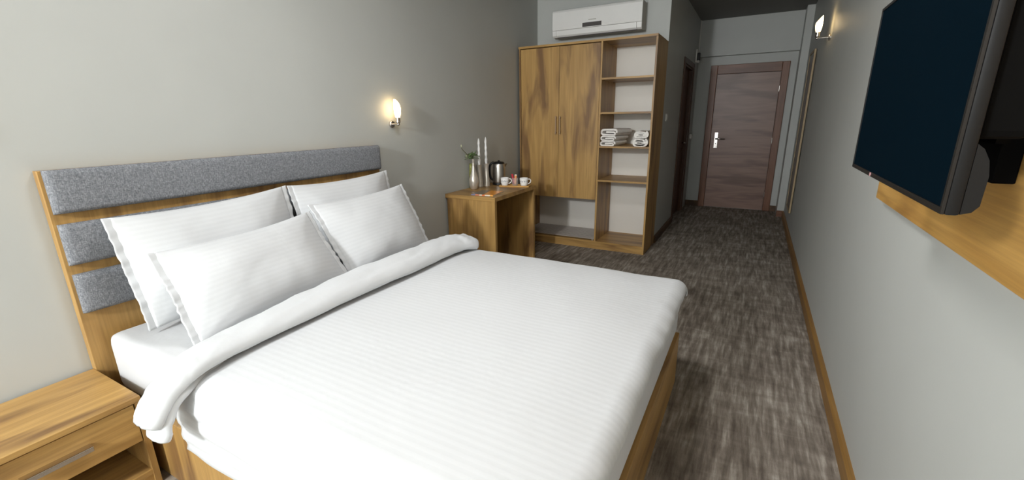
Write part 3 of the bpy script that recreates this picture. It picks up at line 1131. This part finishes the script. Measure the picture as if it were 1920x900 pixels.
b = obj('bezel', box(box(box(bx(tx - 0.004, tx, ty0 + 0.001, ty1 - 0.001, tz0 + 0.001, tz0 + 0.011), tx - 0.004, tx, ty0 + 0.001, ty0 + bz, tz0 + 0.011, tz1 - 0.001), tx - 0.004, tx, ty1 - bz, ty1 - 0.001, tz0 + 0.011, tz1 - 0.001), tx - 0.004, tx, ty0 + bz, ty1 - bz, tz1 - bz, tz1 - 0.001), BLACK, tv)
obj('screen', bx(tx - 0.002, tx, ty0 + bz, ty1 - bz, tz0 + 0.011, tz1 - bz), SCREEN, tv)
obj('logo', lathe([(0.0045, 0), (0.0045, 0.0015)], 14, (tx - 0.0055, 1.36, tz0 + 0.006), axis='x'), plain('pale_pink_logo', (186, 140, 140), 0.4), b)
obj('mount_arm', box(box(bx(tx + 0.085, W - 0.065, 1.30, 1.36, 1.40, 1.52), tx + 0.085, tx + 0.10, 1.02, 1.46, 1.36, 1.40), tx + 0.085, tx + 0.10, 1.02, 1.46, 1.52, 1.56), MATTE_BLACK, tv)
obj('mount_shade_plate', bx(W - 0.065, W - 0.03, 1.20, 1.56, 1.275, 1.66, bev=0.003), MATTE_BLACK, tv)  # black plate sized to the shade behind the set, serving as its mount

# ------------------------------------------------------------------ wall lamps
def sconce(label, base, dirx, arm=0.08, sc=1.0):
    """base: point on the wall, dirx: +1 / -1 away from the wall"""
    bxp, byp, bzp = base
    s = thing('wall_lamp', label, 'wall lamp', base, 'glowing wall lamps')
    def mk(prof, c, axis='x', seg=24):
        return lathe(prof, seg, c, axis=axis)
    obj('wall_disc', mk([(0.029 * sc, 0), (0.029 * sc, 0.010 * dirx), (0.024 * sc, 0.015 * dirx)], base), CHROME, s, smooth='auto')
    obj('arm', tube([(bxp + dirx * 0.012, byp, bzp), (bxp + dirx * arm, byp, bzp)], 0.0075 * sc, 12), CHROME, s, smooth='auto')
    cx = bxp + dirx * arm
    j = mk([(0.001, -0.012 * sc), (0.010 * sc, -0.009 * sc), (0.013 * sc, 0), (0.010 * sc, 0.009 * sc), (0.001, 0.012 * sc)], (cx, byp, bzp), 'z', 16)
    obj('joint', j, CHROME, s, smooth=True)
    obj('holder', mk([(0.012 * sc, 0.008 * sc), (0.019 * sc, 0.014 * sc), (0.019 * sc, 0.052 * sc), (0.016 * sc, 0.052 * sc)], (cx, byp, bzp), 'z'), CHROME, s, smooth='auto')
    # frosted glass tulip with slanted mouth
    seg, rings = 28, []
    bm = bmesh.new()
    prof = [(0.016, 0.052), (0.021, 0.065), (0.026, 0.09), (0.028, 0.115), (0.0285, 0.14), (0.027, 0.165), (0.024, 0.185)]
    for r, h in prof:
        ring = []
        for i in range(seg):
            a = 2 * PI * i / seg
            hh = h
            k = max(0, (h - 0.10) / 0.085)
            hh = h - 0.030 * k * (1 + dirx * math.cos(a)) / 1.0 + 0.012 * k
            ring.append(bm.verts.new((cx + r * sc * math.cos(a), byp + r * sc * math.sin(a), bzp + hh * sc)))
        rings.append(ring)
    for a, b_ in zip(rings, rings[1:]):
        for i in range(seg):
            jn = (i + 1) % seg
            bm.faces.new((a[i], a[jn], b_[jn], b_[i]))
    bm.faces.new(list(reversed(rings[0])))
    bm.faces.new(rings[-1])
    obj('glass_shade', bm, GLOW, s, smooth='auto')
    return s


sconce('glowing wall lamp right of the headboard above bed', (0.0, 2.512, 1.385), 1, 0.068, 0.9)
sconce('glowing wall lamp on the right wall beyond the television', (W, 5.05, 2.074), -1, 0.100, 0.95)
sconce('glowing wall lamp left of the headboard over nightstand', (0.0, 0.20, 1.385), 1, 0.068)

# ------------------------------------------------------------------ things on the desk
DZ_ = DH
# silver bottle vase with a sprig
vx, vy = 0.098, 3.44
vs = thing('silver_vase', 'silver bottle vase with a round belly on the desk', 'vase', (vx, vy, DZ_))
obj('vessel', lathe([(0.026, 0), (0.034, 0.006), (0.042, 0.035), (0.047, 0.07), (0.043, 0.10), (0.032, 0.135), (0.020, 0.175), (0.013, 0.215), (0.0105, 0.25), (0.012, 0.275), (0.0145, 0.283), (0.010, 0.281), (0.008, 0.25)], 32, (vx, vy, DZ_)), SILVER, vs, smooth=True)
pl = thing('plant_sprig', 'green leafy sprig standing in the silver vase', 'plant', (vx, vy, DZ_ + 0.28))
obj('stem', tube([(vx, vy, DZ_ + 0.255), (vx - 0.004, vy, DZ_ + 0.30), (vx - 0.03, vy - 0.01, DZ_ + 0.33)], 0.004, 8), STEM, pl, smooth=True)
obj('long_stem', tube([(vx - 0.02, vy, DZ_ + 0.30), (vx - 0.055, vy - 0.02, DZ_ + 0.33), (vx - 0.085, vy - 0.05, DZ_ + 0.375), (vx - 0.085, vy - 0.06, DZ_ + 0.395)], [0.0035, 0.003, 0.0025, 0.002], 8), STEM, pl, smooth=True)
obj('bud', lathe([(0.001, 0), (0.006, 0.008), (0.007, 0.016), (0.003, 0.028)], 10, (vx - 0.085, vy - 0.06, DZ_ + 0.392)), BUD, pl, smooth=True)
obj('bud', lathe([(0.001, 0), (0.007, 0.008), (0.008, 0.018), (0.003, 0.03)], 10, (vx - 0.055, vy - 0.03, DZ_ + 0.292)), BUD, pl, smooth=True)


def leaf_bm(base, d, L, w):
    base, d = Vector(base), Vector(d).normalized()
    sd = d.cross(Vector((0, 0, 1))).normalized()
    nn = sd.cross(d)
    bm = bmesh.new()
    top, bot = [], []
    k = 6
    for i in range(k + 1):
        f = i / k
        ww = w * math.sin(PI * min(1, 0.12 + 0.86 * f)) ** 0.8
        c = base + d * (L * f) - Vector((0, 0, 1)) * (0.25 * L * f * f) + nn * 0.0
        top.append([bm.verts.new(c + sd * ww), bm.verts.new(c + nn * 0.003), bm.verts.new(c - sd * ww)])
        bot.append(bm.verts.new(c - nn * 0.0035))
    for i in range(k):
        for j in range(2):
            bm.faces.new((top[i][j], top[i][j + 1], top[i + 1][j + 1], top[i + 1][j]))
        bm.faces.new((top[i][0], top[i + 1][0], bot[i + 1], bot[i]))
        bm.faces.new((top[i][2], bot[i], bot[i + 1], top[i + 1][2]))
    return bm


rl = random.Random(3)
for i in range(34):
    a = rl.uniform(0, 2 * PI)
    e = rl.uniform(0.1, 1.2)
    b0 = (vx - 0.012 + rl.uniform(-0.03, 0.015), vy + rl.uniform(-0.02, 0.02), DZ_ + 0.285 + rl.uniform(0, 0.03))
    obj('leaf', leaf_bm(b0, (math.cos(a) * math.cos(e), math.sin(a) * math.cos(e), math.sin(e)), rl.uniform(0.045, 0.08), rl.uniform(0.007, 0.012)), LEAF, pl, smooth=True)

# olive glass bottle behind it
gx, gy = 0.040, 3.492
t_ = thing('glass_vase', 'slim olive-tinted glass bottle behind the silver vase', 'vase', (gx, gy, DZ_))
obj('vessel', lathe([(0.024, 0), (0.027, 0.004), (0.027, 0.05), (0.025, 0.13), (0.022, 0.20), (0.020, 0.235), (0.017, 0.235), (0.019, 0.20), (0.022, 0.13), (0.024, 0.05), (0.022, 0.010)], 28, (gx, gy, DZ_)), GREEN_GLASS, t_, smooth=True)

# candles in flared silver holders
def holder(label, clabel, x, y, h, ch):
    t = thing('candle_holder', label, 'candle holder', (x, y, DZ_), 'silver candle holders on the desk')
    prof = [(0.036, 0), (0.036, 0.003), (0.030, 0.05), (0.0245, 0.11), (0.022, 0.155), (0.024, h - 0.018), (0.030, h), (0.012, h - 0.002), (0.012, h - 0.03)]
    obj('holder_body', lathe(prof, 12, (x, y, DZ_)), SILVER, t, smooth='auto')
    c = thing('candle', clabel, 'candle', (x, y, DZ_ + h - 0.028), 'sparkling white candles on the desk')
    bm = bmesh.new()
    n, seg = 40, 14
    rings = []
    for i in range(n + 1):
        f = i / n
        z = DZ_ + h - 0.026 + (ch + 0.026) * f
        ring = []
        for k in range(seg):
            a = 2 * PI * k / seg
            r = (0.0130 - 0.0040 * f) * (1 + 0.16 * math.sin(2 * a + f * 30) + 0.12 * nz(f * 60, k * 1.7, x * 9))
            if f > 0.97:
                r *= 0.6
            ring.append(bm.verts.new((x + r * math.cos(a), y + r * math.sin(a), z)))
        rings.append(ring)
    for a_, b_ in zip(rings, rings[1:]):
        for i in range(seg):
            j = (i + 1) % seg
            bm.faces.new((a_[i], a_[j], b_[j], b_[i]))
    bm.faces.new(list(reversed(rings[0])))
    bm.faces.new(rings[-1])
    obj('wax', bm, CANDLE, c, smooth=False)
    obj('wick', tube([(x, y, DZ_ + h + ch - 0.001), (x + 0.001, y, DZ_ + h + ch + 0.008)], 0.0012, 6), PAPER, c)


holder('flared silver candle holder half hidden behind the silver vase', 'sparkling white twisted candle standing beside the green sprig', 0.052, 3.615, 0.215, 0.248)
holder('flared silver candle holder beside the kettle handle', 'sparkling white twisted candle standing nearer the kettle', 0.092, 3.678, 0.222, 0.250)

# kettle
kx, ky = 0.158, 3.812
kt = thing('kettle', 'brushed steel electric kettle with black handle on desk', 'kettle', (kx, ky, DZ_))
obj('base', lathe([(0.066, 0), (0.068, 0.006), (0.067, 0.018), (0.061, 0.026)], 36, (kx, ky, DZ_)), BLACK, kt, smooth='auto')
obj('body', lathe([(0.063, 0.026), (0.065, 0.034), (0.064, 0.10), (0.061, 0.17), (0.058, 0.207), (0.055, 0.212)], 40, (kx, ky, DZ_)), STEEL, kt, smooth='auto')
lid = obj('lid', lathe([(0.057, 0.210), (0.057, 0.218), (0.045, 0.228), (0.018, 0.233)], 36, (kx, ky, DZ_)), BLACK, kt, smooth='auto')
obj('lid_knob', lathe([(0.010, 0.232), (0.012, 0.240), (0.006, 0.243)], 16, (kx, ky, DZ_)), BLACK, lid, smooth='auto')
hdir = Vector((-0.80, -0.60, 0)).normalized()
def kp(r, z):
    return (kx + hdir.x * r, ky + hdir.y * r, DZ_ + z)
obj('handle', tube([kp(v.x, v.z) for v in catmull([(0.050, 0, 0.222), (0.070, 0, 0.218), (0.090, 0, 0.190), (0.094, 0, 0.13), (0.085, 0, 0.070), (0.062, 0, 0.050)], 5)], 0.0115, 12), BLACK, kt, smooth=True)
sx, sy = -hdir.x, -hdir.y
bm = bmesh.new()
pv = []
for r, z, hw in ((0.056, 0.165, 0.004), (0.052, 0.205, 0.026), (0.082, 0.213, 0.008), (0.080, 0.205, 0.006), (0.062, 0.170, 0.003)):
    pv.append([bm.verts.new((kx + sx * r - sy * hw * s_, ky + sy * r + sx * hw * s_, DZ_ + z)) for s_ in (-1, 1)])
for i in range(5):
    j = (i + 1) % 5
    bm.faces.new((pv[i][0], pv[i][1], pv[j][1], pv[j][0]))
bm.faces.new([p[0] for p in pv])
bm.faces.new([p[1] for p in reversed(pv)])
obj('spout', bm, STEEL, kt)

# tray, cups, sachets
ta = math.radians(16.5)
tc = Vector((0.370, 3.752, DZ_))
def tw(u, v, z=0.0):
    return Vector((tc.x + u * math.cos(ta) - v * math.sin(ta), tc.y + u * math.sin(ta) + v * math.cos(ta), DZ_ + z))
tr = thing('serving_tray', 'small pale wooden tray carrying the two cups', 'tray', tc)
tr.rotation_euler = (0, 0, ta)
obj('tray_base', bx(-0.148, 0.148, -0.055, 0.055, 0, 0.008, bev=0.002), TRAY_WOOD, tr, world=False)
for a in ((-0.148, 0.148, -0.055, -0.048), (-0.148, 0.148, 0.048, 0.055), (-0.148, -0.141, -0.048, 0.048), (0.141, 0.148, -0.048, 0.048)):
    obj('rim', bx(a[0], a[1], a[2], a[3], 0.008, 0.015, bev=0.0015), TRAY_WOOD, tr, world=False)


def cup(label, u, v):
    p = tw(u, v, 0.008)
    c = thing('cup', label, 'cup', p, 'white cups on the tray')
    obj('bowl', lathe([(0.024, 0), (0.028, 0.002), (0.034, 0.012), (0.0385, 0.035), (0.040, 0.060), (0.041, 0.078), (0.0385, 0.078), (0.037, 0.06), (0.034, 0.03), (0.024, 0.008)], 36, (0, 0, 0)), CUP, c, smooth=True, world=False)
    ha = math.radians(28)
    pts = catmull([(0.037, 0, 0.064), (0.055, 0, 0.066), (0.066, 0, 0.052), (0.060, 0, 0.032), (0.036, 0, 0.016)], 5)
    obj('handle', tube([(q.x * math.cos(ha), q.x * math.sin(ha), q.z) for q in pts], 0.0042, 10), CERAMIC_IN, c, smooth=True, world=False)


cup('white cup with leaf print on tray in front of kettle', -0.100, -0.002)
cup('white cup with leaf print at the tray end by wardrobe', 0.092, -0.002)
p = tw(0.0, 0.012, 0.008)
g = thing('sachet_glass', 'clear glass tumbler between the two cups', 'glass', p)
obj('tumbler', lathe([(0.026, 0), (0.029, 0.003), (0.032, 0.075), (0.0305, 0.075), (0.0275, 0.007), (0.02, 0.006)], 28, (0, 0, 0)), GLASS, g, smooth=True, world=False)
for i, (lb, mt, dx, dy, rx, hgt) in enumerate((('red paper sachet standing in the glass tumbler', RED, -0.014, 0.004, -9, 0.105), ('orange paper sachet standing in the glass tumbler', ORANGE_P, 0.004, -0.004, 4, 0.10))):
    s = thing('sachet', lb, 'sachet', p + Vector((dx, dy, 0.008)), 'sachets in the tumbler')
    s.rotation_euler = (0.05, math.radians(rx), 0.3 * i)
    obj('packet', bx(-0.011, 0.011, -0.0025, 0.0025, 0.004, hgt - 0.006, bev=0.002), mt, s, world=False)
    obj('crimped_end', bx(-0.011, 0.011, -0.0008, 0.0008, hgt - 0.006, hgt), mt if i == 0 else PAPER, s, world=False)

# brochure
br = thing('brochure', 'orange and brown printed brochure lying on the desk', 'brochure', (0.345, 3.285, DZ_))
br.rotation_euler = (0, 0, math.radians(7))
obj('pages', bx(-0.102, 0.104, -0.117, 0.118, 0.001, 0.007), PAPER, br, world=False)
obj('cover', box(bx(-0.105, 0.105, -0.12, 0.12, 0.007, 0.0085), -0.105, 0.105, -0.1205, -0.1185, 0.0, 0.007), BROCHURE, br, world=False)
